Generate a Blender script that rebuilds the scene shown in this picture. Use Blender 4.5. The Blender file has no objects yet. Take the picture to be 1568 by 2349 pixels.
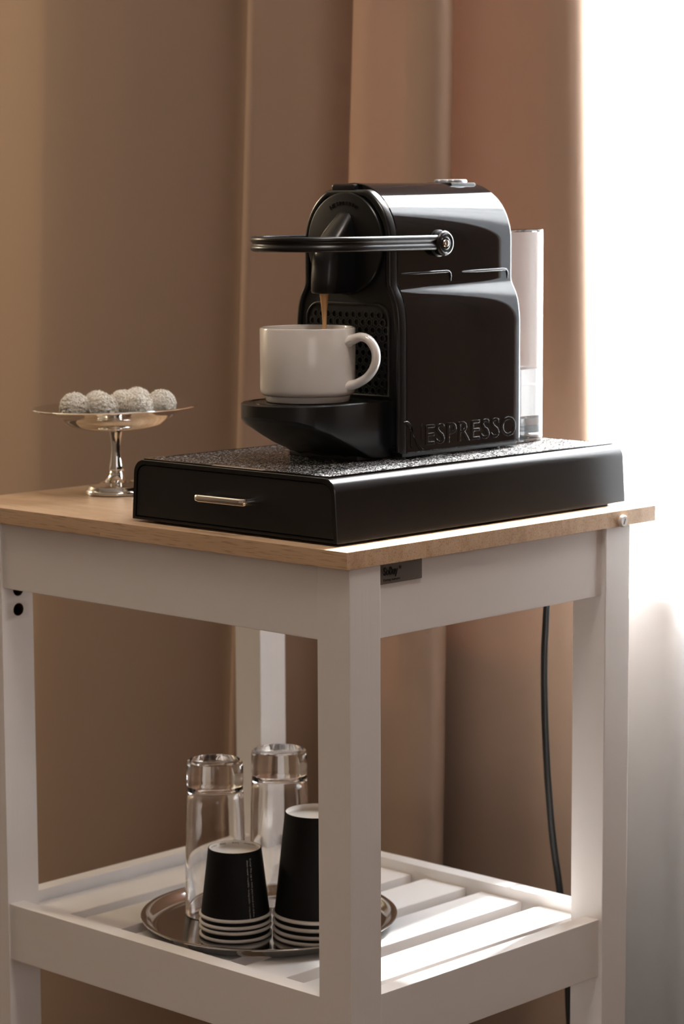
import bpy, bmesh, math, random
from mathutils import Vector, Matrix

# ------------------------------------------------------------------ camera, world, light, exposure
S = 0.036            # one cart unit (width of a cart leg) in metres
Z0 = 0.86            # height of the underside of the table top
scene = bpy.context.scene
col = scene.collection
PI = math.pi


def U(x, y, z):
    """cart units -> metres (x along the cart's right side, y along its left side, z from the underside of the top)"""
    return Vector((x * S, y * S, Z0 + z * S))


FPX = 5737.8
CAM = U(-39.0433, -36.8335, 8.0532)
yaw, pitch, roll = math.radians(43.5018), math.radians(7.2131), math.radians(-0.2518)
FW = Vector((math.cos(yaw) * math.cos(pitch), math.sin(yaw) * math.cos(pitch), -math.sin(pitch)))
_rt = Vector((math.sin(yaw), -math.cos(yaw), 0))
_up = _rt.cross(FW)
RT = _rt * math.cos(roll) + _up * math.sin(roll)
UP = RT.cross(FW)
cam_data = bpy.data.cameras.new('camera')
cam = bpy.data.objects.new('camera', cam_data)
col.objects.link(cam)
cam.matrix_world = Matrix(((RT.x, UP.x, -FW.x, CAM.x), (RT.y, UP.y, -FW.y, CAM.y), (RT.z, UP.z, -FW.z, CAM.z), (0, 0, 0, 1)))
cam_data.sensor_fit = 'VERTICAL'
cam_data.sensor_height = 36.0
cam_data.lens = 36.0 * FPX / 2349.0
cam_data.clip_start = 0.05
cam_data.dof.use_dof = True
cam_data.dof.focus_distance = 1.99
cam_data.dof.aperture_fstop = 10.0
scene.camera = cam


def ray_x(px, py, X):
    """point (cart units) where the ray through a photo pixel meets the vertical plane x = X"""
    d = FW + RT * ((px - 784.0) / FPX) - UP * ((py - 1174.5) / FPX)
    t = (X * S - CAM.x) / d.x
    p = CAM + d * t
    return Vector((X, p.y / S, (p.z - Z0) / S))


world = bpy.data.worlds.new('sky')
scene.world = world
world.use_nodes = True
bg = world.node_tree.nodes['Background']
bg.inputs[0].default_value = (0.80, 0.90, 1.0, 1)
bg.inputs[1].default_value = 26.0

sun_d = bpy.data.lights.new('sun', 'SUN')
sun_d.energy = 90.0
sun_d.angle = math.radians(5.0)
sun_d.color = (1.0, 0.96, 0.90)
sun = bpy.data.objects.new('sun', sun_d)
col.objects.link(sun)
_el, _az = math.radians(46.5), math.radians(8.5)
sun_dir = Vector((-math.cos(_el) * math.cos(_az), -math.cos(_el) * math.sin(_az), -math.sin(_el)))
sun.rotation_euler = sun_dir.to_track_quat('-Z', 'Y').to_euler()
sun.location = (3.0, -0.4, 3.0)


def area(name, loc, target, size, energy, color):
    d = bpy.data.lights.new(name, 'AREA')
    d.shape = 'DISK'
    d.size = size
    d.energy = energy
    d.color = color
    o = bpy.data.objects.new(name, d)
    col.objects.link(o)
    o.location = loc
    o.rotation_euler = (Vector(target) - Vector(loc)).to_track_quat('-Z', 'Y').to_euler()
    return o


def portal(name, loc, normal, sx, sy):
    d = bpy.data.lights.new(name, 'AREA')
    d.shape = 'RECTANGLE'
    d.size, d.size_y = sx, sy
    d.cycles.is_portal = True
    o = bpy.data.objects.new(name, d)
    col.objects.link(o)
    o.location = loc
    o.rotation_euler = Vector(normal).to_track_quat('-Z', 'Y').to_euler()


portal('daylight_portal', (17.2 * S + 0.25, 0.225, 1.51), (-1, 0, 0), 0.71, 1.48)
portal('daylight_portal', (-1.7, -2.55, 1.525), (0, 1, 0), 1.3, 1.35)
# warm ceiling lamp of the room, behind and to the left of the photographer
area('ceiling_lamp_light', (-0.22, -0.50, 2.5), (-0.22, -0.50, 0.0), 0.5, 12.5, (1.0, 0.87, 0.76))
# warm floor lamp standing to the left of the cart
lamp_d = bpy.data.lights.new('floor_lamp_light', 'POINT')
lamp_d.energy = 44.0
lamp_d.shadow_soft_size = 0.11
lamp_d.color = (1.0, 0.86, 0.63)
lamp_o = bpy.data.objects.new('floor_lamp_light', lamp_d)
col.objects.link(lamp_o)
lamp_o.location = (-0.24, 2.12, 1.66)

scene.view_settings.view_transform = 'Standard'
scene.view_settings.look = 'None'
scene.view_settings.gamma = 1.0
scene.view_settings.use_curve_mapping = False
scene.view_settings.exposure = 0.0
scene.cycles.use_denoising = True
scene.cycles.max_bounces = 14
scene.cycles.diffuse_bounces = 6
scene.cycles.transmission_bounces = 14
scene.cycles.transparent_max_bounces = 16
scene.cycles.sample_clamp_indirect = 8.0
scene.cycles.caustics_refractive = False
scene.cycles.caustics_reflective = False


# ------------------------------------------------------------------ materials
def mat(name, color=(0.5, 0.5, 0.5), rough=0.5, metal=0.0, spec=0.5, coat=0.0, trans=0.0, ior=1.45, alpha=1.0):
    m = bpy.data.materials.new(name)
    m.use_nodes = True
    b = m.node_tree.nodes['Principled BSDF']
    b.inputs['Base Color'].default_value = (*color, 1)
    b.inputs['Roughness'].default_value = rough
    b.inputs['Metallic'].default_value = metal
    b.inputs['Specular IOR Level'].default_value = spec
    b.inputs['Coat Weight'].default_value = coat
    b.inputs['Coat Roughness'].default_value = 0.03
    b.inputs['Transmission Weight'].default_value = trans
    b.inputs['IOR'].default_value = ior
    b.inputs['Alpha'].default_value = alpha
    return m


def nodes(m):
    return m.node_tree.nodes, m.node_tree.links, m.node_tree.nodes['Principled BSDF']


def add_noise(m, scale, vec_scale=(1, 1, 1), detail=3.0, coord='Object'):
    N, L, b = nodes(m)
    tc = N.new('ShaderNodeTexCoord')
    mp = N.new('ShaderNodeMapping')
    mp.inputs['Scale'].default_value = vec_scale
    L.new(tc.outputs[coord], mp.inputs['Vector'])
    n = N.new('ShaderNodeTexNoise')
    n.inputs['Scale'].default_value = scale
    n.inputs['Detail'].default_value = detail
    L.new(mp.outputs[0], n.inputs['Vector'])
    return n, mp


def bump_from(m, sock, strength, dist):
    N, L, b = nodes(m)
    bp = N.new('ShaderNodeBump')
    bp.inputs['Strength'].default_value = strength
    bp.inputs['Distance'].default_value = dist
    L.new(sock, bp.inputs['Height'])
    L.new(bp.outputs[0], b.inputs['Normal'])
    return bp


def ramp(m, sock, stops):
    N, L, b = nodes(m)
    r = N.new('ShaderNodeValToRGB')
    el = r.color_ramp.elements
    while len(el) < len(stops):
        el.new(0.5)
    for e, (p, c) in zip(el, stops):
        e.position = p
        e.color = (*c, 1)
    L.new(sock, r.inputs[0])
    return r


M = {}
# white lacquered wood, brushed grain under the paint
m = M['white'] = mat('white_paint', (0.80, 0.775, 0.765), 0.38)
n, _ = add_noise(m, 260, (1, 1, 0.045), 2.0)
bump_from(m, n.outputs['Fac'], 0.22, 0.0006)
m = M['white_smooth'] = mat('white_paint_smooth', (0.80, 0.775, 0.765), 0.36)
n, _ = add_noise(m, 420, (1, 1, 1), 2.0)
bump_from(m, n.outputs['Fac'], 0.10, 0.0003)


def wood(name):
    m = mat(name, (0.6, 0.42, 0.28), 0.34)
    N, L, b = nodes(m)
    oi = N.new('ShaderNodeObjectInfo')
    tc = N.new('ShaderNodeTexCoord')
    addv = N.new('ShaderNodeVectorMath')
    addv.operation = 'ADD'
    sc_ = N.new('ShaderNodeVectorMath')
    sc_.operation = 'SCALE'
    sc_.inputs[0].default_value = (0.4, 1.7, 0.9)
    L.new(oi.outputs['Random'], sc_.inputs['Scale'])
    L.new(tc.outputs['Object'], addv.inputs[0])
    L.new(sc_.outputs[0], addv.inputs[1])
    mp = N.new('ShaderNodeMapping')
    mp.inputs['Scale'].default_value = (70, 4.5, 70)
    L.new(addv.outputs[0], mp.inputs[0])
    n1 = N.new('ShaderNodeTexNoise')
    n1.inputs['Scale'].default_value = 1.0
    n1.inputs['Detail'].default_value = 4.0
    n1.inputs['Distortion'].default_value = 0.6
    L.new(mp.outputs[0], n1.inputs['Vector'])
    mp2 = N.new('ShaderNodeMapping')
    mp2.inputs['Scale'].default_value = (900, 45, 900)
    L.new(addv.outputs[0], mp2.inputs[0])
    n2 = N.new('ShaderNodeTexNoise')
    n2.inputs['Scale'].default_value = 1.0
    n2.inputs['Detail'].default_value = 1.0
    L.new(mp2.outputs[0], n2.inputs['Vector'])
    r1 = ramp(m, n1.outputs['Fac'], [(0.25, (0.45, 0.285, 0.170)), (0.5, (0.54, 0.365, 0.229)), (0.75, (0.61, 0.432, 0.290))])
    r2 = ramp(m, n2.outputs['Fac'], [(0.30, (0.70, 0.66, 0.62)), (0.46, (1, 1, 1))])
    mx = N.new('ShaderNodeMix')
    mx.data_type = 'RGBA'
    mx.blend_type = 'MULTIPLY'
    mx.inputs[0].default_value = 1.0
    L.new(r1.outputs[0], mx.inputs[6])
    L.new(r2.outputs[0], mx.inputs[7])
    hs = N.new('ShaderNodeHueSaturation')
    mr = N.new('ShaderNodeMapRange')
    mr.inputs[3].default_value = 0.99
    mr.inputs[4].default_value = 1.12
    L.new(oi.outputs['Random'], mr.inputs[0])
    L.new(mr.outputs[0], hs.inputs['Value'])
    L.new(mx.outputs[2], hs.inputs['Color'])
    L.new(hs.outputs[0], b.inputs['Base Color'])
    bump_from(m, n2.outputs['Fac'], 0.12, 0.0004)
    return m


M['wood'] = wood('rubberwood')
M['beige'] = mat('painted_reflection_beige', (0.42, 0.33, 0.26), 0.35)  # the curtain's reflection in the strip, put into its base colour
M['raw'] = mat('raw_bored_wood', (0.30, 0.19, 0.12), 0.8)
M['black_gloss'] = mat('black_gloss_plastic', (0.004, 0.004, 0.0045), 0.035, spec=0.5)
M['black_satin'] = mat('black_satin_plastic', (0.005, 0.005, 0.0055), 0.30)
M['black_matte'] = mat('black_matte_plastic', (0.006, 0.006, 0.006), 0.42)
M['hole'] = mat('black_recess', (0.002, 0.002, 0.002), 0.6)
M['black_soft'] = mat('black_soft_plastic', (0.0055, 0.0055, 0.006), 0.24)
m = M['box_metal'] = mat('black_lacquer_metal', (0.006, 0.006, 0.0065), 0.17)
n, _ = add_noise(m, 900, (1, 1, 1), 2.0)
bump_from(m, n.outputs['Fac'], 0.05, 0.0002)
M['box_front'] = mat('black_drawer_front', (0.006, 0.0055, 0.0055), 0.32)
# grainy top insert
m = M['grain'] = mat('grainy_black_glass', (0.008, 0.008, 0.008), 0.16)
N, L, b = nodes(m)
tc = N.new('ShaderNodeTexCoord')
vo = N.new('ShaderNodeTexVoronoi')
vo.inputs['Scale'].default_value = 950
L.new(tc.outputs['Object'], vo.inputs['Vector'])
vm = N.new('ShaderNodeVectorMath')
vm.operation = 'SUBTRACT'
vm.inputs[1].default_value = (0.5, 0.5, 0.5)
L.new(vo.outputs['Color'], vm.inputs[0])
vs = N.new('ShaderNodeVectorMath')
vs.operation = 'MULTIPLY'
vs.inputs[1].default_value = (1.15, 1.15, 0.0)
L.new(vm.outputs[0], vs.inputs[0])
geo_n = N.new('ShaderNodeNewGeometry')
va = N.new('ShaderNodeVectorMath')
L.new(geo_n.outputs['Normal'], va.inputs[0])
L.new(vs.outputs[0], va.inputs[1])
sep = N.new('ShaderNodeSeparateColor')
L.new(vo.outputs['Color'], sep.inputs[0])
gr = ramp(m, sep.outputs[2], [(0.45, (0.008, 0.008, 0.008)), (0.72, (0.03, 0.03, 0.03)), (0.95, (0.62, 0.63, 0.65))])
L.new(gr.outputs[0], b.inputs['Base Color'])
vn = N.new('ShaderNodeVectorMath')
vn.operation = 'NORMALIZE'
L.new(va.outputs[0], vn.inputs[0])
L.new(vn.outputs[0], b.inputs['Normal'])

M['chrome'] = mat('chrome', (0.80, 0.79, 0.77), 0.05, metal=1.0)
M['steel'] = mat('polished_steel', (0.62, 0.61, 0.60), 0.10, metal=1.0)
M['button'] = mat('silver_grey_button', (0.30, 0.30, 0.31), 0.30, metal=0.4)
m = M['ceramic'] = mat('white_ceramic', (0.66, 0.625, 0.59), 0.10, coat=0.3)
M['clear'] = mat('clear_plastic', (1, 1, 1), 0.0, trans=1.0, ior=1.38)
M['glass'] = mat('drinking_glass', (1, 1, 1), 0.0, trans=1.0, ior=1.47)
M['water'] = mat('water', (1, 1, 1), 0.0, trans=1.0, ior=1.33)
M['coffee'] = mat('coffee', (0.60, 0.35, 0.16), 0.25)
M['coffee_dark'] = mat('coffee_crema', (0.30, 0.15, 0.06), 0.3)
M['paper_black'] = mat('black_paper', (0.0055, 0.005, 0.005), 0.62, spec=0.18)
M['paper_white'] = mat('white_paper', (0.80, 0.755, 0.70), 0.6)
M['ink_white'] = mat('white_print', (0.62, 0.58, 0.54), 0.6)
M['ink_black'] = mat('black_print', (0.004, 0.004, 0.004), 0.6, spec=0.2)
M['plate'] = mat('dark_metal_plate', (0.13, 0.103, 0.088), 0.42, metal=0.3)
M['cap'] = mat('white_plastic_pad', (0.72, 0.70, 0.68), 0.4)
M['cable'] = mat('black_cable', (0.006, 0.006, 0.006), 0.35)
M['plaster'] = mat('beige_plaster', (0.46, 0.39, 0.33), 0.85)
n, _ = add_noise(M['plaster'], 60, (1, 1, 1), 4.0)
bump_from(M['plaster'], n.outputs['Fac'], 0.1, 0.001)
M['ceiling'] = mat('ceiling_paint', (0.78, 0.76, 0.73), 0.9)
M['plaster_white'] = mat('white_plaster', (0.42, 0.42, 0.42), 0.9)
M['frame_white'] = mat('white_window_frame', (0.8, 0.8, 0.79), 0.35)
M['pot'] = mat('white_glazed_pot', (0.75, 0.75, 0.74), 0.35)
M['pane'] = mat('window_glass', (1, 1, 1), 0.0, trans=1.0, ior=1.01)
m = M['floor'] = mat('dark_oak_floor', (0.16, 0.10, 0.065), 0.45)
n, _ = add_noise(m, 9, (12, 1, 1), 4.0)
r = ramp(m, n.outputs['Fac'], [(0.3, (0.060, 0.038, 0.025)), (0.7, (0.13, 0.083, 0.055))])
m.node_tree.links.new(r.outputs[0], nodes(m)[2].inputs['Base Color'])


def cloth(name, color, transl, transp, tcol=None, weave=1400, bump=0.15):
    m = bpy.data.materials.new(name)
    m.use_nodes = True
    N, L = m.node_tree.nodes, m.node_tree.links
    N.remove(N['Principled BSDF'])
    out = N['Material Output']
    df = N.new('ShaderNodeBsdfDiffuse')
    df.inputs[0].default_value = (*color, 1)
    tl = N.new('ShaderNodeBsdfTranslucent')
    tl.inputs[0].default_value = (*(tcol or color), 1)
    tc = N.new('ShaderNodeTexCoord')
    ns = N.new('ShaderNodeTexNoise')
    ns.inputs['Scale'].default_value = weave
    ns.inputs['Detail'].default_value = 1.0
    L.new(tc.outputs['Object'], ns.inputs['Vector'])
    bp = N.new('ShaderNodeBump')
    bp.inputs['Strength'].default_value = bump
    bp.inputs['Distance'].default_value = 0.0004
    L.new(ns.outputs['Fac'], bp.inputs['Height'])
    L.new(bp.outputs[0], df.inputs['Normal'])
    mx = N.new('ShaderNodeMixShader')
    mx.inputs[0].default_value = transl
    L.new(df.outputs[0], mx.inputs[1])
    L.new(tl.outputs[0], mx.inputs[2])
    last = mx
    if transp > 0:
        tp = N.new('ShaderNodeBsdfTransparent')
        m2 = N.new('ShaderNodeMixShader')
        m2.inputs[0].default_value = transp
        L.new(mx.outputs[0], m2.inputs[1])
        L.new(tp.outputs[0], m2.inputs[2])
        last = m2
    L.new(last.outputs[0], out.inputs['Surface'])
    return m


M['drape'] = cloth('beige_blackout_cloth', (0.37, 0.268, 0.205), 0.12, 0.0, (0.54, 0.34, 0.25), 900)
M['coconut'] = cloth('coconut', (0.98, 0.945, 0.885), 0.45, 0.0, (0.98, 0.945, 0.885), 900, 0.0)
M['sheer'] = cloth('white_sheer_cloth', (0.80, 0.80, 0.80), 0.55, 0.38, (0.86, 0.88, 0.90), 1100)


# ------------------------------------------------------------------ geometry helpers
def sharpen(bm, deg=32.0):
    thr = math.radians(deg)
    for f in bm.faces:
        f.smooth = True
    for e in bm.edges:
        if len(e.link_faces) == 2:
            e.smooth = e.calc_face_angle(0.0) < thr
        else:
            e.smooth = True


def world_of(o):
    v = Vector((0, 0, 0))
    while o is not None:
        v += o.location
        o = o.parent
    return v


def obj(name, bm, material, parent=None, local=False, deg=32.0, fix=True, wn=None):
    """link a bmesh as one mesh object; world coordinates unless local"""
    if fix:
        bmesh.ops.recalc_face_normals(bm, faces=bm.faces)
    sharpen(bm, deg)
    if wn is None:
        wn = len(bm.faces) < 220
    me = bpy.data.meshes.new(name)
    if parent is not None and not local:
        bmesh.ops.translate(bm, verts=bm.verts, vec=-world_of(parent))
    bm.to_mesh(me)
    bm.free()
    if isinstance(material, (list, tuple)):
        for x in material:
            me.materials.append(x)
    else:
        me.materials.append(material)
    o = bpy.data.objects.new(name, me)
    col.objects.link(o)
    if parent is not None:
        o.parent = parent
    if wn:
        md = o.modifiers.new('weighted_normal', 'WEIGHTED_NORMAL')
        md.weight = 100
        md.keep_sharp = True
    return o


def tag(o, label=None, cat=None, group=None, kind=None):
    if label:
        o['label'] = label
    if cat:
        o['category'] = cat
    if group:
        o['group'] = group
    if kind:
        o['kind'] = kind
    return o


def thing(name, label, cat, loc, group=None):
    o = bpy.data.objects.new(name, None)
    o.empty_display_size = 0.02
    col.objects.link(o)
    o.location = loc
    return tag(o, label, cat, group)


def bx(bm, lo, hi, bevel=0.0, seg=2, mi=0):
    """axis-aligned box between two corners"""
    lo, hi = Vector(lo), Vector(hi)
    c = (lo + hi) / 2
    d = hi - lo
    r = bmesh.ops.create_cube(bm, size=1.0, matrix=Matrix.Translation(c) @ Matrix.Diagonal((abs(d.x), abs(d.y), abs(d.z), 1)))
    vs = r['verts']
    if bevel > 0:
        es = {e for v in vs for e in v.link_edges}
        bmesh.ops.bevel(bm, geom=list(es), offset=bevel, segments=seg, profile=0.5, affect='EDGES')
    return bm


def ubox(x0, y0, z0, x1, y1, z1, bevel=0.0012):
    return bx(bmesh.new(), U(x0, y0, z0), U(x1, y1, z1), bevel)


def lathe(bm, prof, n=64, center=(0, 0, 0), axis='z', closed=False):
    """revolve (r, h) points; axis z or y"""
    cx, cy, cz = center
    rings = []
    for r, h in prof:
        if r < 1e-6:
            p = (cx, cy, cz + h) if axis == 'z' else (cx, cy + h, cz)
            rings.append([bm.verts.new(p)])
        else:
            ring = []
            for i in range(n):
                a = 2 * PI * i / n
                c, s = math.cos(a) * r, math.sin(a) * r
                ring.append(bm.verts.new((cx + c, cy + s, cz + h) if axis == 'z' else (cx + c, cy + h, cz + s)))
            rings.append(ring)
    pairs = list(zip(rings[:-1], rings[1:]))
    if closed:
        pairs.append((rings[-1], rings[0]))
    for a, b in pairs:
        if len(a) == 1 and len(b) == 1:
            continue
        for i in range(n):
            j = (i + 1) % n
            if len(a) == 1:
                bm.faces.new((a[0], b[j], b[i]))
            elif len(b) == 1:
                bm.faces.new((a[i], a[j], b[0]))
            else:
                bm.faces.new((a[i], a[j], b[j], b[i]))
    return bm


def catmull(pts, sub=8, closed=False):
    out = []
    n = len(pts)
    P = [Vector(p) for p in pts]
    rng = n if closed else n - 1
    for i in range(rng):
        p0 = P[(i - 1) % n] if closed or i > 0 else P[0] * 2 - P[1]
        p1 = P[i]
        p2 = P[(i + 1) % n]
        p3 = P[(i + 2) % n] if closed or i < n - 2 else P[-1] * 2 - P[-2]
        for k in range(sub):
            t = k / sub
            out.append(0.5 * ((2 * p1) + (-p0 + p2) * t + (2 * p0 - 5 * p1 + 4 * p2 - p3) * t * t + (-p0 + 3 * p1 - 3 * p2 + p3) * t ** 3))
    if not closed:
        out.append(P[-1].copy())
    return out


def loft(bm, rings, closed_ring=True, cap0=True, cap1=True):
    vr = [[bm.verts.new(p) for p in r] for r in rings]
    n = len(vr[0])
    for a, b in zip(vr[:-1], vr[1:]):
        for i in range(n if closed_ring else n - 1):
            j = (i + 1) % n
            bm.faces.new((a[i], a[j], b[j], b[i]))
    if cap0:
        bm.faces.new(list(reversed(vr[0])))
    if cap1:
        bm.faces.new(vr[-1])
    return vr


def tube(bm, path, radius, n=12, up=None, ry=None, cap=True):
    """round or elliptic tube along a path; radius may be a list"""
    P = [Vector(p) for p in path]
    rings = []
    ref = Vector(up) if up else None
    for i, p in enumerate(P):
        t = (P[min(i + 1, len(P) - 1)] - P[max(i - 1, 0)]).normalized()
        if ref is None:
            ref = Vector((0, 0, 1)) if abs(t.z) < 0.9 else Vector((1, 0, 0))
        a = t.cross(ref)
        a.normalize()
        b = a.cross(t)
        if not up:
            ref = b.copy()
        r = radius[i] if isinstance(radius, (list, tuple)) else radius
        r2 = (ry[i] if isinstance(ry, (list, tuple)) else ry) if ry else r
        rings.append([p + a * (math.cos(2 * PI * k / n) * r) + b * (math.sin(2 * PI * k / n) * r2) for k in range(n)])
    loft(bm, rings, True, cap, cap)
    return bm


def inset2d(pts, d):
    """offset a closed 2D polygon inwards (counter-clockwise order) by d"""
    n = len(pts)
    out = []
    for i in range(n):
        p0, p1, p2 = Vector(pts[i - 1]), Vector(pts[i]), Vector(pts[(i + 1) % n])
        e1, e2 = (p1 - p0).normalized(), (p2 - p1).normalized()
        n1, n2 = Vector((-e1.y, e1.x)), Vector((-e2.y, e2.x))
        m_ = n1 + n2
        if m_.length < 1e-6:
            m_ = n1
        m_.normalize()
        k = d / max(0.35, m_.dot(n1))
        out.append(p1 + m_ * k)
    return out


def text_mesh(s, size=1.0, extrude=0.0, bevel=0.0, align='LEFT', spacing=1.0, res=3):
    """bmesh of a text lying in the xy plane"""
    c = bpy.data.curves.new('lettering', 'FONT')
    c.body = s
    c.size = size
    c.extrude = extrude
    c.bevel_depth = bevel
    c.bevel_resolution = 1
    c.resolution_u = res
    c.align_x = align
    c.space_character = spacing
    o = bpy.data.objects.new('lettering', c)
    col.objects.link(o)
    dg = bpy.context.evaluated_depsgraph_get()
    me = bpy.data.meshes.new_from_object(o.evaluated_get(dg))
    bm = bmesh.new()
    bm.from_mesh(me)
    bpy.data.objects.remove(o)
    bpy.data.curves.remove(c)
    bpy.data.meshes.remove(me)
    return bm


def bounds(bm):
    xs = [v.co.x for v in bm.verts]
    ys = [v.co.y for v in bm.verts]
    return min(xs), max(xs), min(ys), max(ys)


# ------------------------------------------------------------------ the room
XW = 17.2                       # inner face of the window wall, cart units
WX = XW * S
win_y0, win_y1 = -0.13, 0.58    # window opening along y
win_z0, win_z1 = Z0 - 2.35 * S, 2.25
RX0, RY0, RY1, RZ = -3.3, -2.3, 2.4, 2.6
T = 0.26                        # wall thickness


def struct(name, bm, m_, label=None):
    o = obj(name, bm, m_)
    o['kind'] = 'structure'
    if label:
        o['label'] = label
    return o


struct('floor', bx(bmesh.new(), (RX0 - T, RY0 - T, -0.08), (WX + T, RY1 + T, 0)), M['floor'])
struct('ceiling', bx(bmesh.new(), (RX0 - T, RY0 - T, RZ), (WX + T, RY1 + T, RZ + 0.1)), M['ceiling'])
bm = bmesh.new()
bx(bm, (WX, RY0 - T, 0), (WX + T, win_y0, RZ))
bx(bm, (WX, win_y1, 0), (WX + T, RY1 + T, RZ))
bx(bm, (WX, win_y0, 0), (WX + T, win_y1, win_z0 - 0.03))
bx(bm, (WX, win_y0, win_z1), (WX + T, win_y1, RZ))
struct('wall_window', bm, M['plaster_white'])
struct('wall_left', bx(bmesh.new(), (RX0 - T, RY1, 0), (WX, RY1 + T, RZ)), M['plaster'])
W2 = (-2.35, -1.05, 0.85, 2.2)   # unseen window added for side light, in the right wall: x0, x1, z0, z1
bm = bmesh.new()
bx(bm, (RX0 - T, RY0 - T, 0), (W2[0], RY0, RZ))
bx(bm, (W2[1], RY0 - T, 0), (WX, RY0, RZ))
bx(bm, (W2[0], RY0 - T, 0), (W2[1], RY0, W2[2]))
bx(bm, (W2[0], RY0 - T, W2[3]), (W2[1], RY0, RZ))
struct('wall_right', bm, M['plaster'])
bm = bmesh.new()
yy_ = RY0 - 0.2
for a in ((W2[0], W2[2], W2[0] + 0.06, W2[3]), (W2[1] - 0.06, W2[2], W2[1], W2[3]), (W2[0] + 0.06, W2[2], W2[1] - 0.06, W2[2] + 0.06), (W2[0] + 0.06, W2[3] - 0.06, W2[1] - 0.06, W2[3])):
    bx(bm, (a[0], yy_, a[1]), (a[2], yy_ + 0.05, a[3]), 0.004)
win2 = struct('fill_window', bm, M['frame_white'])
bm = bmesh.new()
bm.faces.new([bm.verts.new((x_, RY0 - 0.02, z_)) for x_, z_ in ((W2[0], W2[2]), (W2[1], W2[2]), (W2[1], W2[3]), (W2[0], W2[3]))])
obj('fill_blind', bm, cloth('fill_blind_cloth', (0.60, 0.47, 0.37), 0.11, 0.0, (0.74, 0.62, 0.56)), win2)  # added blind that dims and warms the fill from the unseen window
struct('wall_back', bx(bmesh.new(), (RX0 - T, RY0, 0), (RX0, RY1, RZ)), M['plaster'])
# window: frame, mullion, panes and sill
gx = WX + 0.17
bm = bmesh.new()
fw_ = 0.06
bx(bm, (gx, win_y0, win_z0), (gx + 0.05, win_y0 + fw_, win_z1), 0.004)
bx(bm, (gx, win_y1 - fw_, win_z0), (gx + 0.05, win_y1, win_z1), 0.004)
bx(bm, (gx, win_y0 + fw_, win_z0), (gx + 0.05, win_y1 - fw_, win_z0 + fw_), 0.004)
bx(bm, (gx, win_y0 + fw_, win_z1 - fw_), (gx + 0.05, win_y1 - fw_, win_z1), 0.004)
window = struct('window_1', bm, M['frame_white'])
bm = bmesh.new()
bm.faces.new([bm.verts.new((gx + 0.025, y, z)) for y, z in ((win_y0 + fw_, win_z0 + fw_), (win_y1 - fw_, win_z0 + fw_), (win_y1 - fw_, win_z1 - fw_), (win_y0 + fw_, win_z1 - fw_))])
obj('pane', bm, cloth('clear_pane', (0, 0, 0), 0.0, 0.94), window)
obj('window_sill', bx(bmesh.new(), (WX - 0.018, win_y0 - 0.03, win_z0 - 0.03), (gx, win_y1 + 0.03, win_z0), 0.004), M['frame_white'], window)
bm = bmesh.new()
bx(bm, (WX - 0.014, RY0, 0), (WX, RY1, 0.08), 0.003)
struct('baseboard_window', bm, M['frame_white'])

# pale rounded pot on the sill behind the sheer
pc = Vector((WX + 0.055, 6.15 * S, win_z0))
bm = bmesh.new()
pr = [(0, 0), (0.026, 0), (0.030, 0.003), (0.036, 0.020), (0.0385, 0.045), (0.037, 0.062), (0.030, 0.074), (0.018, 0.079), (0, 0.080)]
lathe(bm, pr, 48, pc)
tag(obj('sill_pot', bm, M['pot']), 'pale rounded jar on the windowsill, a soft shape behind the sheer curtain', 'jar')


# ------------------------------------------------------------------ curtains
def drape(name, plan, z_lo, z_hi, nz, material, flare, solid):
    """plan: list of (px, Y, X) in cart units, hung from z_hi to z_lo (metres)"""
    bm = bmesh.new()
    rows = []
    for k in range(nz + 1):
        z = z_hi + (z_lo - z_hi) * k / nz
        row = []
        for px, Y, X in plan:
            f, amp = flare(px, z)
            row.append(bm.verts.new(((X + amp) * S, (Y + f) * S, z)))
        rows.append(row)
    for a, b_ in zip(rows[:-1], rows[1:]):
        for i in range(len(a) - 1):
            bm.faces.new((a[i], a[i + 1], b_[i + 1], b_[i]))
    if solid:
        bmesh.ops.recalc_face_normals(bm, faces=bm.faces)
        bmesh.ops.solidify(bm, geom=list(bm.faces), thickness=solid)
    return obj(name, bm, material, deg=80)


fold = [(1322, 15.5), (1342, 15.15), (1347, 14.75), (1340, 14.45), (1320, 14.25), (1285, 14.12), (1220, 14.15), (1150, 14.3), (1095, 14.4),
        (1062, 14.5), (1040, 14.6), (1010, 14.62), (1002, 14.45), (1016, 14.1), (1029, 13.75), (1030, 13.35), (1012, 13.0), (975, 12.85),
        (920, 12.95), (870, 12.85), (830, 12.75), (808, 12.9), (801, 13.3), (808, 14.0), (826, 14.8), (832, 15.25), (806, 15.4), (770, 15.2),
        (715, 14.6), (640, 13.9), (590, 13.4), (566, 13.25), (560, 13.5), (568, 14.2), (582, 14.9), (580, 15.3), (552, 15.4), (505, 15.15),
        (410, 14.5), (290, 13.8), (180, 13.3), (115, 13.1), (86, 13.12), (50, 13.5), (8, 14.05), (-40, 14.5), (-80, 14.75), (-130, 14.6), (-200, 14.1),
        (-290, 13.6), (-360, 13.7), (-420, 14.3), (-490, 14.8)]
ctrl = []
for px, X in fold:
    p = ray_x(px, 300, X)
    ctrl.append((px, p.y, X))
plan = [tuple(p) for p in catmull(ctrl, 7)]
Zr = Z0 + 8 * S


def flare_drape(px, z):
    k = max(-0.8, min(1.4, (1150 - px) / 280.0))
    d = max(-6.0, (Zr - z) / S)
    return 0.036 * k * d, 0.0


cur = drape('blackout_curtain', plan, 0.012, RZ - 0.06, 24, M['drape'], flare_drape, 0.0016)
tag(cur, 'tall beige brown curtain hanging in deep folds behind the cart', 'curtain')

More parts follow.
